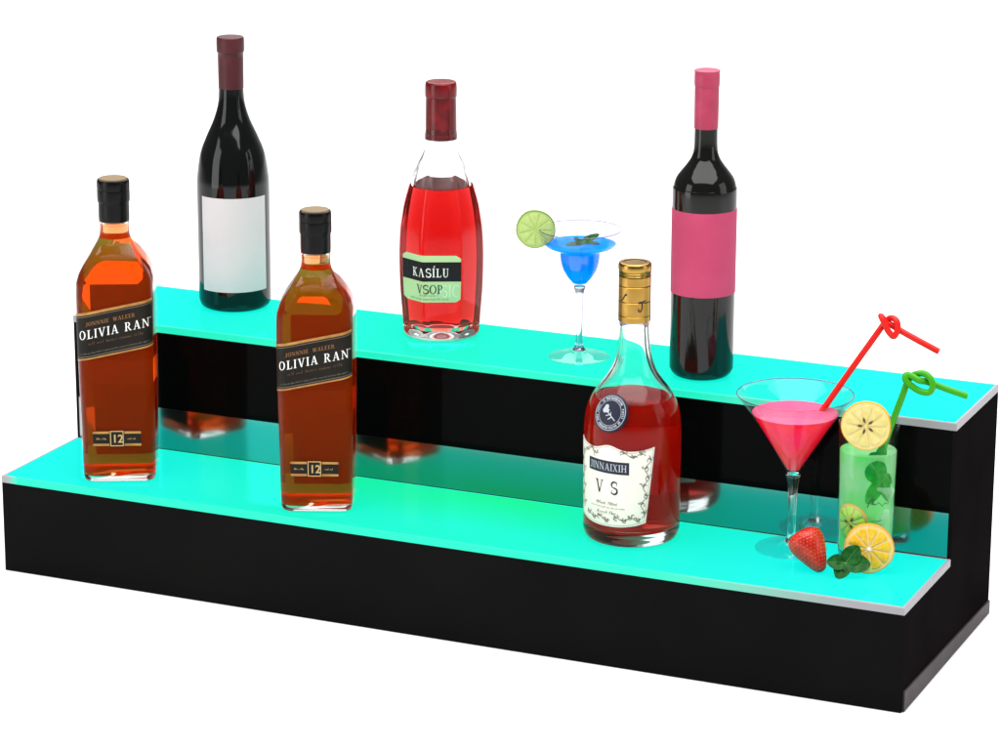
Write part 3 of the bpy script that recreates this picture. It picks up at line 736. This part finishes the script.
# inner hairline frame
def frame_pts(k):
    pts=[]
    for i in range(41):
        s=i/40; pts.append((UL+k+(UR-UL-2*k)*s, topz(s)-k))
    for i in range(1,21):
        v=1-i/20; pts.append((UR-k-.0085*(1-v), botz(1)+k+(topz(1)-botz(1)-2*k)*v))
    for i in range(1,41):
        s=1-i/40; pts.append((UL+k+.006+(UR-UL-2*k-.0145)*s, botz(s)+k))
    for i in range(1,21):
        v=i/20; pts.append((UL+k+.006*(1-v), botz(0)+k+(topz(0)-botz(0)-2*k)*v))
    return pts
place(mb,ribbon(frame_pts(.0016),.0003),vfn,.0006,0)
# scrolls
rn=random.Random(5)
def curl(x,y,r,a0,turn,w=.00075):
    pts=[]
    for i in range(15):
        k=i/14; rr=r*(1-.8*k); a=a0+turn*k*4.4; pts.append((x+rr*cos(a),y+rr*sin(a)))
    return ribbon(pts,w)
def tendril(x0,y0,x1,y1,n,amp,seed):
    out=[];pts=[]
    for i in range(n*6+1):
        k=i/(n*6); a=sin(k*n*PI)*amp; dx,dy=x1-x0,y1-y0; l=math.hypot(dx,dy)
        pts.append((x0+dx*k-dy/l*a,y0+dy*k+dx/l*a))
    out+=ribbon(pts,.0007)
    for i in range(n):
        p=pts[i*6+3]; sg=1 if i%2 else -1
        out+=curl(p[0]+sg*.0012,p[1],.0030,rn.uniform(0,6),sg)
        out+=curl(p[0]-sg*.002,p[1]+.002,.0018,rn.uniform(0,6),-sg,.0009)
        out+=ribbon([(p[0],p[1]),(p[0]+sg*.0026,p[1]+.0024)],.0014)
    return out
for q in (tendril(UR-.006,.100,UR-.0125,.034,7,.0026,1),tendril(.012,.100,.038,.100,3,.0022,2),tendril(-.012,.100,-.034,.100,3,.0022,3),
          tendril(UL+.006,.098,UL+.011,.036,7,.0022,4),tendril(.006,.0315,.034,.0335,4,.0016,6),tendril(-.030,.0325,.002,.0305,4,.0016,7)):
    place(mb,q,vfn,.0006,0)
place(mb,strip(-.0265,.0215,.0795,.0925,40),vfn,.0006,1)
p,wd=serif_text('JINNAIXIH',.0074,.1); k=.0430/wd; place(mb,[[(x*k,y) for x,y in q] for q in p],vfn,.0008,2,-.0240,.0824)
p,wd=serif_text('V S',.0135,.2,.55); k=.0255/wd; place(mb,[[(x*k,y) for x,y in q] for q in p],vfn,.0007,3,-.0155,.0580)
p,wd=sans_text('40%vol  700ml',.0048); k=.0245/wd; place(mb,[[(x*k,y) for x,y in q] for q in p],vfn,.0007,0,-.0150,.0462)
place(mb,squiggle(.040,.0019,61)[0],vfn,.0007,0,-.0225,.0425)
place(mb,squiggle(.022,.0036,62)[0],vfn,.0007,0,-.0140,.0365)
mb.build('lettering',[M['grey_ink'],M['navy'],M['silver'],M['black_ink']],lab,recalc=False)
# back label, its pale reverse seen through the brandy
def vbk(u,z,off):
    th=u/Rv+R(158); r=vrad(z)+off; return (r*sin(th),-r*cos(th),z)
mb=MB(); sheet(mb,vbk,lambda v:-.040,lambda v:.040,lambda s:.036,lambda s:.104,40,4,.0004)
mb.build('back_label',M['cream'],vt)
# round seal lying on the shoulder
th=R(-29); el=R(24)
nrm=Vector((sin(th)*cos(el),-cos(th)*cos(el),sin(el))); rt=Vector((cos(th),sin(th),0)); upv=nrm.cross(rt)*-1
if upv.z<0: upv=-upv
cen=Vector((sin(th)*.0458,-cos(th)*.0458,.1415))+nrm*.0006
def sfn(u,v,off):
    # bowed slightly round the shoulder
    p=cen+rt*u+upv*v+nrm*(off-7.0*u*u-4.0*v*v); return tuple(p)
mb=MB(); rs=.0185
rings=[[sfn(r*cos(2*PI*i/48),r*1.06*sin(2*PI*i/48),o) for i in range(48)] for r,o in ((rs*.5,-.002),(rs,-.002),(rs,.0006),(rs*.97,.0011),(rs*.6,.0011),(rs*.3,.0011))]
loft(mb,rings,0,True,True); seal=mb.build('seal',M['navy'],vt)
mb=MB()
def arc(r0,r1,a0,a1,n): 
    return [[(r*cos(a),1.06*r*sin(a)) for r,a in ((r0,R(a0+(a1-a0)*i/n)),(r1,R(a0+(a1-a0)*i/n)),(r1,R(a0+(a1-a0)*(i+1)/n)),(r0,R(a0+(a1-a0)*(i+1)/n)))] for i in range(n)]
place(mb,arc(.0163,.0169,0,360,60),sfn,.0014,0)
place(mb,arc(.0121,.0125,0,360,60),sfn,.0014,0)
for i in range(56):  # tiny ring lettering, unreadable
    a=i*360/56
    if rn.random()<.86: place(mb,arc(.0130+rn.random()*.0006,.0152+rn.random()*.0006,a,a+rn.uniform(2.2,4.4),1),sfn,.0014,0)
mb.build('ring_print',M['silver'],seal,recalc=False)
mb=MB()
def blob(cx,cy,rx,ry,rot=0,n=20):
    return [[(cx+rx*cos(2*PI*i/n)*cos(rot)-ry*sin(2*PI*i/n)*sin(rot),cy+rx*cos(2*PI*i/n)*sin(rot)+ry*sin(2*PI*i/n)*cos(rot)) for i in range(n)]]
place(mb,blob(-.0050,.0038,.0026,.0042,-.2)+blob(-.0046,.0062,.0022,.0020)+blob(-.0066,.0018,.0018,.0024,.4)+blob(-.0026,.0016,.0013,.0022,-.8),sfn,.0014,0)
place(mb,ribbon([(-.0030,.0010),(.0010,-.0022),(.0070,-.0072)],.0010)+ribbon([(.0005,-.0018),(-.0038,-.0034)],.0009)+ribbon([(.0030,-.0040),(-.0008,-.0068)],.0010)+ribbon([(.0018,-.003),(.0012,.0008)],.0008),sfn,.00145,0)
mb.build('emblem',M['silver'],seal,recalc=False)

# ------------------------------------------------------------------ glasses
def shell(prof,wall):
    """closed glass bowl profile with an inner wall"""
    return prof+[(max(r-wall,0),z) for r,z in reversed(prof)]
# ---- blue cocktail
bt=thing('cocktail_glass','stemmed margarita glass of bright blue cocktail','cocktail',(.5813,.2279,H2),22.3)
BO=[(.0062,.0785),(.0100,.0835),(.0138,.0880),(.0186,.0955),(.0213,.104),(.0224,.1125),(.0231,.1165),(.0262,.1188),(.0315,.1203),(.0368,.1225),(.0408,.1262),(.0428,.1310),(.0436,.1400)]
po=smooth_prof(BO,5)
mb=MB(); lathe(mb,[(0,.0785)]+po+[(.0431,.1406)]+[(max(r-.0011,.0005),z+.0006) for r,z in reversed(po)]+[(0,.0845)],72)
bowl=mb.build('bowl',M['thin_b'],bt,sharp=60)
mb=MB(); lathe(mb,[(.0436,.1398),(.0437,.1404),(.0432,.1409),(.0427,.1404),(.0427,.1398)],72); mb.build('rim',M['rim_b'],bt)
mb=MB(); lathe(mb,smooth_prof([(0,.0784,1),(.0062,.0784),(.0046,.072),(.0040,.062),(.0036,.04),(.0037,.022),(.0046,.0135),(.0070,.0090,1),(0,.0085)],5),64)
mb.build('stem',M['glass_b'],bt,sharp=60)
mb=MB(); lathe(mb,smooth_prof([(0,.0084,1),(.0073,.0086),(.0105,.0064),(.018,.0042),(.0310,.0024),(.0328,.0016),(.0322,.0006),(.030,.0004,1),(0,.0008)],5),64)
mb.build('foot',M['foot'],bt,sharp=60)
lq=[(r-.0015,z) for r,z in po if .0815<z<.1250]; lq=[(0,lq[0][1])]+lq
mb=MB(); lathe(mb,lq,72); 
zt=lq[-1][1]; rt_=lq[-1][0]; lathe(mb,[(rt_,zt),(rt_-.0008,zt-.0004),(0,zt-.0004)],72)
mb.build('drink',M['blue'],bt,sharp=60)

def leaf(mb,base,tip,width,nrm,curl_=.15,fold=.25,mat=0,veinmat=None,nu=12,serr=.035,nw=8):
    base=Vector(base);tip=Vector(tip);d=tip-base;L=d.length;d.normalize();n=Vector(nrm);n=(n-d*n.dot(d)).normalized();s=d.cross(n)
    vs=[]
    for i in range(nu+1):
        t=i/nu
        wv=width/2*max(0,sin(PI*min(1,t**.8*.97+.015)))**.6
        if i%2: wv*=1+serr
        for j in range(-nw//2,nw//2+1):
            q=j/(nw/2)
            h=fold*abs(q)*wv - curl_*L*t*t + .03*L*sin(t*14)*abs(q)*(1-abs(q))
            vs.append(base+d*L*t+s*q*wv+n*h)
    m=nw+1; k=len(vs); fs=[]
    vs2=[v-n*.0004 for v in vs]
    for i in range(nu):
        for j in range(nw):
            a=i*m+j; fs.append((a,a+1,a+m+1,a+m)); fs.append((a+k,a+m+k,a+m+1+k,a+1+k))
    edge=[j for j in range(nw)]+[nw+m*i for i in range(nu)]+[nu*m+nw-j for j in range(nw)]+[m*(nu-i) for i in range(nu)]
    for a,b in zip(edge,edge[1:]+edge[:1]): fs.append((a,a+k,b+k,b))
    mb.add(vs+vs2,fs,mat,True)
    if veinmat is not None:
        tube(mb,[base+d*L*t+n*(-curl_*L*t*t+.0002) for t in (0,.3,.6,.92)],lambda t:.00045*(1-.7*t),6,veinmat,3)
# mint floating on the blue drink
mt=thing('mint_sprig','small mint leaves floating on the blue cocktail','mint',(.5813,.2279,H2+zt),22.3)
mb=MB()
leaf(mb,(.0005,-.004,.0012),(.0195,-.004,.0120),.0095,(-.3,-.5,.6),.05,.2,0,1)
leaf(mb,(.0005,-.004,.0012),(-.0055,-.006,.0080),.0070,(.2,-.6,.6),.1,.2,0,1)
leaf(mb,(.0005,-.004,.0010),(-.0150,-.006,.0008),.0105,(0,-.2,1),.02,.1,0,1)
leaf(mb,(.004,.004,.0010),(.0210,-.002,.0009),.008,(0,-.2,1),.02,.1,0,1)
tube(mb,[(.0005,-.004,.0012),(.001,-.003,-.005),(.002,-.003,-.012)],.0008,8,1)
mb.build('leaves',[M['leaf'],M['leaf_vein']],mt)

def citrus(name,label,cat,loc,rot,r,thick,mats,nseg=10,half=False,seeds=0,slot=None,seed=1,corer=.05,bulge=1):
    """slice lies in local XZ plane, cut face towards -Y"""
    t=bpy.data.objects.new(name,None); COL.objects.link(t); t.location=loc; t.rotation_euler=rot; t.empty_display_size=.01
    t['label']=label; t['category']=cat
    rn=random.Random(seed)
    a0,a1=(0,360)
    n=72
    wob=[1+.012*sin(3*2*PI*i/n+seed)+.008*sin(5*2*PI*i/n+2*seed) for i in range(n)]
    h=thick/2
    def ringp(rr,y): return [(rr*wob[i]*cos(2*PI*i/n),y,rr*wob[i]*sin(2*PI*i/n)) for i in range(n)]
    mb=MB()
    loft(mb,[ringp(r*.955,-h),ringp(r*.99,-h*.85),ringp(r,-h*.3),ringp(r,h*.3),ringp(r*.99,h*.85),ringp(r*.955,h),ringp(r*.955,-h)],0,False,False)
    mb.build('rind',mats[0],t)
    mb=MB(); loft(mb,[ringp(r*.0001,-h+.0003),ringp(r*.954,-h+.0003),ringp(r*.954,h-.0003),ringp(r*.0001,h-.0003)],0,False,False,False)
    mb.build('pith',mats[1],t)
    mb=MB()
    for sgn in (-1,1):
        for k in range(nseg):
            b0=2*PI*(k+.06+rn.uniform(-.02,.02))/nseg+seed; b1=2*PI*(k+.94+rn.uniform(-.02,.02))/nseg+seed
            ro=r*rn.uniform(.83,.86); ri=r*(corer+rn.uniform(.02,.06)); mid=(b0+b1)/2
            def outline(shr):
                pts=[]; g=(b1-b0)/2*(1-shr*.55); R0=ro*(1-shr*.07)
                pts.append((ri*(1+shr*2)*cos(mid),ri*(1+shr*2)*sin(mid)))
                m=9
                for i in range(m+1):
                    q=-1+2*i/m; f=1-.06*abs(q)**5
                    pts.append((R0*f*cos(mid+g*q*.96),R0*f*sin(mid+g*q*.96)))
                return pts
            o0=outline(0);o1=outline(.12);o2=outline(.45)
            hs=(h-.0003,h+.0003*bulge,h+.0006*bulge)
            rings=[[(x,sgn*hh_,z) for x,z in o] for o,hh_ in zip((o0,o1,o2),hs)]
            loft(mb,rings,0,False,True)
    mb.build('flesh',mats[2],t)
    if corer>.03:
        mb=MB()
        for sgn in (-1,1):
            pts=[]
            for i in range(16):
                rr=r*corer*(1.5 if i%2 else .8)*rn.uniform(.8,1.3); pts.append((rr*cos(2*PI*i/16),sgn*(h+.0008),rr*sin(2*PI*i/16)))
            mb.add(pts+[(0,sgn*(h+.0010),0)],[(i,(i+1)%16,16) for i in range(16)],0,True)
        mb.build('core',M['core'],t)
    if seeds:
        for k in range(seeds):
            m=MB(); a=2*PI*(k+.3)/seeds+.3; d=r*.24
            rings=[]
            for i in range(7):
                q=i/6; rr=.0014*sin(PI*q)**.7*(1.1-q*.4)+1e-5; cx=(d-.0028+.0056*q)
                rings.append([(cx*cos(a)-rr*cos(2*PI*j/10)*sin(a),-h-.0006-rr*.7*sin(2*PI*j/10)*.9,cx*sin(a)+rr*cos(2*PI*j/10)*cos(a)) for j in range(10)])
            loft(m,rings); m.build('seed',M['seed'],t)
    return t
# lime on blue glass rim, left
def local_to_world(t_loc,rz,p):
    c,s=cos(R(rz)),sin(R(rz)); return (t_loc[0]+p[0]*c-p[1]*s,t_loc[1]+p[0]*s+p[1]*c,t_loc[2]+p[2])
BL=(.5813,.2279,H2)
citrus('lime_slice','round pale green lime slice perched on the blue cocktail rim','lime slice',local_to_world(BL,22.3,(-.0470,-.002,.1405)),(R(3),0,R(22.3)),.0208,.0035,(M['lime_rind'],M['lime_pith'],M['lime_flesh']),9,seed=2,corer=.02,bulge=.3)

# ---- pink martini
PL=(.8597,.1201,H1); prz=18.3
pt=thing('martini_glass','wide martini glass of pink cocktail on a slim stem','cocktail',PL,prz)
PO=[(.0060,.0800),(.0075,.0830),(.0445,.1440),(.0588,.1630)]
mb=MB(); lathe(mb,[(0,.0800)]+PO+[(.0586,.1634),(.0578,.1632),(.0437,.1446),(.0068,.0842),(0,.0832)],96)
mb.build('bowl',M['thin'],pt,sharp=60)
mb=MB(); lathe(mb,[(.0581,.1624),(.0590,.1628),(.0592,.1634),(.0588,.1639),(.0581,.1638),(.0578,.1632),(.0581,.1624)],96); mb.build('rim',M['rimglass'],pt)
mb=MB(); lathe(mb,smooth_prof([(0,.0799,1),(.0070,.0799),(.0062,.075),(.0052,.068),(.0044,.055),(.0040,.035),(.0041,.020),(.0052,.012),(.0075,.0085,1),(0,.0080)],5),64)
mb.build('stem',M['glass'],pt,sharp=60)
mb=MB(); lathe(mb,smooth_prof([(0,.0079,1),(.0078,.0082),(.0115,.0060),(.020,.0038),(.0345,.0022),(.0366,.0015),(.036,.0006),(.034,.0004,1),(0,.0008)],5),64)
mb.build('foot',M['foot'],pt,sharp=60)
mb=MB(); lathe(mb,[(0,.0845),(.0064,.0850),(.0430,.1440)],96,0); lathe(mb,[(.0430,.1440),(.0424,.1442),(0,.1442)],96,1)
mb.build('drink',[M['pinkdrink'],M['pinktop']],pt,sharp=30)

# red straw
def straw(name,label,loc,rz,path,r,m):
    t=thing(name,label,'straw',loc,rz)
    mb=MB(); tube(mb,path,r,14,0,8); mb.build('tube',m,t)
    return t
Sx=988; Sz=935
def P(px,py,cx,y0,d): return ((px-cx)/Sx,d,(y0-py)/Sz)
cx,y0=791,549
path=[P(783,464,cx,y0,.004),P(800,441,cx,y0,.007),P(826,402.5,cx,y0,.012),P(850,368,cx,y0,.017),P(870,339.5,cx,y0,.0205),P(876,331.5,cx,y0,.0235),P(882,325.5,cx,y0,.021),
      P(887.5,327,cx,y0,.0165),P(889,334,cx,y0,.0135),P(885.5,341,cx,y0,.0125),P(880,336,cx,y0,.0115),P(875.5,328,cx,y0,.0125),P(872.5,323,cx,y0,.0155),P(873.2,324.5,cx,y0,.0195),P(878,329.5,cx,y0,.0205),P(884,332.5,cx,y0,.0195),P(892,336.5,cx,y0,.017),P(910,345,cx,y0,.014),P(930,354.4,cx,y0,.012)]
o=straw('straw','red drinking straw with a knot in its bend, standing in the pink martini',PL,prz,path,.0032,M['straw_red'])

# ---- highball with green drink
GL=(.9357,.1250,H1); grz=17
gt=thing('highball_glass','tall straight glass of green iced drink','cocktail',GL,grz)
GO=[(.0268,.0005),(.0275,.0020),(.0281,.02),(.0303,.1425)]
mb=MB(); lathe(mb,[(0,.0030),(.024,.0012)]+GO+[(.0300,.1430),(.0293,.1426),(.0274,.0140)],72)
mb.build('bowl',M['thin'],gt,sharp=60)
mb=MB(); lathe(mb,[(0,.0032),(.024,.0016),(.0262,.0009),(.0270,.0022),(.0272,.0120),(.0225,.0128),(0,.0118)],64); mb.build('thick_base',M['glass'],gt,sharp=40)
mb=MB(); lathe(mb,[(.0296,.1418),(.0303,.1420),(.0305,.1427),(.0300,.1433),(.0293,.1427),(.0296,.1418)],72); mb.build('rim',M['thin'],gt)
mb=MB(); lathe(mb,[(0,.0135),(.0262,.0140),(.0281,.1130),(.0278,.1140),(0,.1138)],72); mb.build('drink',M['green'],gt,sharp=40)
mb=MB()
def gfn(u,z,off):
    th_=u/.029; r=.0281+(.0303-.0281)*(z-.02)/.1225+off; return (r*sin(th_),-r*cos(th_),z)
sig=[(.004+.0021*i,.0655+.0016*sin(i*1.9)+.0010*sin(i*.7)) for i in range(11)]
place(mb,ribbon([(.001,.0625),(.0035,.0690),(.0060,.0715),(.0072,.0690),(.0050,.0665),(.0085,.0650)],.0009)+ribbon(sig,.0006)+ribbon([(.005,.0480),(.014,.0475),(.024,.0495)],.0006)+ribbon([(.006,.0435),(.015,.0430),(.025,.0445)],.0005),gfn,.0003,0)
mb.build('printed_mark',M['dkgreen_ink'],gt,recalc=False)
def W(p): return local_to_world(GL,grz,p)
# ice
def ice(loc,sz,rot,label):
    mb=MB(); 
    rings=[]
    for z,k in ((-1,.86),(-.88,.98),(0,1),(.88,.98),(1,.86)):
        rings.append(rrect(sz*k,sz*k,sz*.22,sz*z,4))
    loft(mb,rings); o=mb.build('ice_cube',M['ice'],None,loc,sharp=60); o.rotation_euler=rot
    o['label']=label; o['category']='ice cube'; o['group']='ice cubes in the green drink'
ice(W((.0125,-.0125,.0745)),.0105,(R(20),R(15),R(40)),'upper ice cube in the green drink, below the mint leaves')
ice(W((.0110,-.0120,.0470)),.0115,(R(-10),R(8),R(15)),'lower ice cube in the green drink, beside the sunken lemon slice')
# mint inside and on the drink
m2=thing('mint_sprig','soaked mint sprig pressed to the wall inside the tall green drink','mint',GL,grz)
mb=MB()
leaf(mb,(.0030,0,.1085),(.0165,0,.0870),.0230,(0,-1,0),0,.02,0,1,16)
leaf(mb,(.0150,0,.0900),(.0000,0,.0665),.0150,(0,-1,0),0,.02,0,1,16)
leaf(mb,(.0160,0,.0900),(.0265,0,.0660),.0130,(0,-1,0),0,.02,0,1,16)
leaf(mb,(.0175,0,.0960),(.0285,0,.0840),.0090,(0,-1,0),0,.02,0,1,16)
for i_,(x,y,z) in enumerate(mb.v):
    a=x/.0285; r_=.0283+.0003*(z-.05)/.06-y*.35; mb.v[i_]=(r_*sin(a),-r_*cos(a),z)
leaf(mb,(.0110,-.018,.1090),(.0150,-.016,.1240),.0110,(.2,-1,.2),.0,.15,0,1)
leaf(mb,(.0110,-.018,.1090),(.0010,-.020,.1150),.0110,(-.1,-1,.4),.0,.15,0,1)
mb.build('leaves',[M['wetleaf'],M['leaf_vein']],m2)
sl_=citrus('lemon_slice','lemon slice sunk inside the tall green drink','lemon slice',(GL[0],GL[1],GL[2]+.0440),(0,0,R(grz)),.0195,.0020,(M['lemon_rind'],M['lemon_pith'],M['limey_flesh']),9,seed=4,seeds=3,corer=.02)
for ch in sl_.children:      # the thin slice bends along the wall of the glass
    for v in ch.data.vertices:
        a=(v.co.x-.0165)/.0268; r_=.0264-v.co.y+.0011*(v.co.z/.02)
        v.co.x=r_*sin(a); v.co.y=-r_*cos(a)
    ch.data.update()
citrus('lemon_slice','pale lemon slice with brown seeds on the rim of the tall green drink','lemon slice',W((-.0030,-.0335,.1485)),(R(-6),0,R(grz-6)),.0246,.0042,(M['lemon_rind'],M['lemon_pith'],M['lemon_flesh']),10,seed=5,seeds=5,corer=.02)
cx,y0=863,557
path=[P(872,470,cx,y0,.004),P(879,445,cx,y0,.003),P(887.5,418,cx,y0,.002),P(894.5,397,cx,y0,.001),P(898,386,cx,y0,.0025),P(902,379.5,cx,y0,.003),P(908,376,cx,y0,.001),P(915,375.2,cx,y0,-.0015),
      P(920.5,379,cx,y0,-.0045),P(923,386,cx,y0,-.0065),P(919.5,391.5,cx,y0,-.0065),P(911,391,cx,y0,-.0055),P(902,386,cx,y0,-.0050),P(896.5,380.5,cx,y0,-.0045),P(897.5,376.5,cx,y0,-.0025),P(903,377.8,cx,y0,-.0035),P(910,380.8,cx,y0,-.0052),P(917,383,cx,y0,-.0005),P(926,386,cx,y0,.0005),P(940,390.5,cx,y0,0),P(957,395.6,cx,y0,0)]
straw('straw','green drinking straw with a loop knot, standing in the tall green drink',GL,grz,path,.0033,M['straw_green'])

# ---- fruit on the lower shelf
citrus('orange_slice','bright orange citrus slice leaning against the tall green glass','orange slice',(.9520,.0855,H1+.0247),(R(-9),0,R(17)),.0250,.0090,(M['orange_rind'],M['orange_pith'],M['orange_flesh']),10,seed=8,corer=.075)

sb=thing('strawberry','ripe red strawberry lying in front of the martini stem','strawberry',(.8975,.0690,H1),18)
tip=Vector((.0105,-.010,.0042)); top=Vector((-.0100,.0095,.0345)); ax=(top-tip); Ls=ax.length; ax.normalize()
xa=Vector((0,-1,0)); xa=(xa-ax*xa.dot(ax)).normalized(); ya=ax.cross(xa)
def bp(r,z,a): return tip+ax*z+xa*r*cos(a)+ya*r*sin(a)
bprof=smooth_prof([(0,-.0030),(.0048,-.0012),(.0085,.0040),(.0122,.0120),(.0160,.0215),(.0182,.0300),(.0170,.0375),(.0110,.0420),(.004,.0412),(0,.0405)],5)
mb=MB(); n=56; vs=[];fs=[]
def dimple(r,z,a):
    row=z/.0034; k=math.floor(row); best=0
    for kk in (k,k+1):
        cnt=max(5,int(2*PI*max(r,.003)/.0040)); ph=(kk%2)*.5
        q=(a/(2*PI)*cnt-ph); dq=(q-round(q))*2*PI*r/cnt; dz=z-kk*.0034
        d=math.hypot(dq,dz); best=max(best,math.exp(-(d/.0011)**2))
    return best
bp2=[(r,z) for r,z in bprof]
rings=[[bp(max(r-.0007*dimple(r,z,2*PI*i/120),.00002),z,2*PI*i/120) for i in range(120)] for r,z in smooth_prof(bp2,2)]
loft(mb,rings,0,True,True)
def brad(z):
    for (r0,z0),(r1,z1) in zip(bprof,bprof[1:]):
        if z0<=z<=z1 and z1>z0: return r0+(r1-r0)*(z-z0)/(z1-z0)
    return 0
for kk in range(0,12):
    z=kk*.0034; r=brad(z)
    if r<.003: continue
    cnt=max(5,int(2*PI*max(r,.003)/.0040))
    for i in range(cnt):
        a=2*PI*(i+(kk%2)*.5)/cnt
        c=bp(r-.0003,z,a); nn=(bp(r,z,a)-bp(0,z,a)).normalized(); tt=ax; ss=nn.cross(tt)
        vs=[c+tt*.0008,c+ss*.00042,c-tt*.0008,c-ss*.00042,c+nn*.00045]
        mb.add(vs,[(0,1,4),(1,2,4),(2,3,4),(3,0,4)],1,True)
mb.build('fruit',[M['berry'],M['berry_seed']],sb,recalc=False)
mb=MB()
for i in range(8):
    a=2*PI*i/8+.3; rr=.0120+.003*random.random()
    leaf(mb,bp(.0005,.0418,a),bp(rr,.0415+.003*random.random(),a),.0062,ax,.12,.2,0,None,8,.02,6)
tube(mb,[bp(0,.041,0),bp(.001,.045,1),bp(.003,.050,1)],.0011,8,0)
mb.build('calyx',M['calyx'],sb)

m3=thing('mint_sprig','fresh mint sprig lying on the lower shelf beside the strawberry','mint',(.9355,.0640,H1),17.2)
mb=MB()
c0=(-.0005,0,.0135)
leaf(mb,c0,(-.0185,-.003,.0155),.0165,(.1,-.75,.6),.06,.22,0,1,16)
leaf(mb,c0,(.0120,.005,.0300),.0190,(.1,-.85,.5),.05,.22,0,1,16)
leaf(mb,c0,(.0240,-.003,.0140),.0200,(.1,-.8,.6),.06,.22,0,1,16)
leaf(mb,c0,(-.0080,-.010,.0010),.0165,(.1,-.75,.6),.04,.22,0,1,16)
leaf(mb,c0,(.0030,-.0075,.0060),.0085,(.1,-.75,.6),.04,.22,0,1,12)
tube(mb,[(-.0005,-.0005,.0140),(.0005,.003,.009),(.003,.007,.0012)],.0010,8,1)
mb.build('leaves',[M['leaf'],M['leaf_vein']],m3)

# ------------------------------------------------------------------ light
w=bpy.data.worlds.new('World'); sc.world=w; w.use_nodes=True
w.node_tree.nodes['Background'].inputs[0].default_value=(1,1,1,1); w.node_tree.nodes['Background'].inputs[1].default_value=.16
def area(name,loc,target,sx,sy,power,col=(1,1,1)):
    l=bpy.data.lights.new(name,'AREA'); l.shape='RECTANGLE'; l.size=sx; l.size_y=sy; l.energy=power; l.color=col
    o=bpy.data.objects.new(name,l); COL.objects.link(o); o.location=loc
    o.rotation_euler=(Vector(target)-Vector(loc)).to_track_quat('-Z','Y').to_euler()
area('overhead_softbox',(.9,-.6,2.6),(.8,-.2,0),3.6,2.6,150)
area('background_softbox',(-.6,3.6,3.6),(-.6,3.2,0),6,5,360)
area('left_softbox',(-.85,-1.5,.75),(.4,.15,.4),.9,1.5,15)
area('right_softbox',(2.9,.3,.9),(.8,.15,.3),1.0,1.4,9)

# ------------------------------------------------------------------ camera
cam=bpy.data.cameras.new('Camera'); co=bpy.data.objects.new('Camera',cam); COL.objects.link(co); sc.camera=co
r=Vector((.91452829,.40451078,.00300591)); u=Vector((-.11323781,.2488631,.96189623)); f=Vector((-.38834933,.8800217,-.27339826))
mt_=Matrix((r,u,-f)).transposed().to_4x4(); mt_.translation=Vector((1.8252,-2.7989,1.1607)); co.matrix_world=mt_
cam.sensor_width=36; cam.lens=3191.48/1000*36; cam.clip_start=.05; cam.clip_end=60

sc.render.engine='CYCLES'
cy=sc.cycles; cy.max_bounces=24; cy.diffuse_bounces=4; cy.glossy_bounces=8; cy.transmission_bounces=20; cy.transparent_max_bounces=24
cy.caustics_reflective=True; cy.caustics_refractive=True; cy.use_denoising=True; cy.sample_clamp_indirect=6; cy.blur_glossy=.5
sc.view_settings.view_transform='Standard'; sc.view_settings.look='None'; sc.view_settings.exposure=0; sc.view_settings.gamma=1
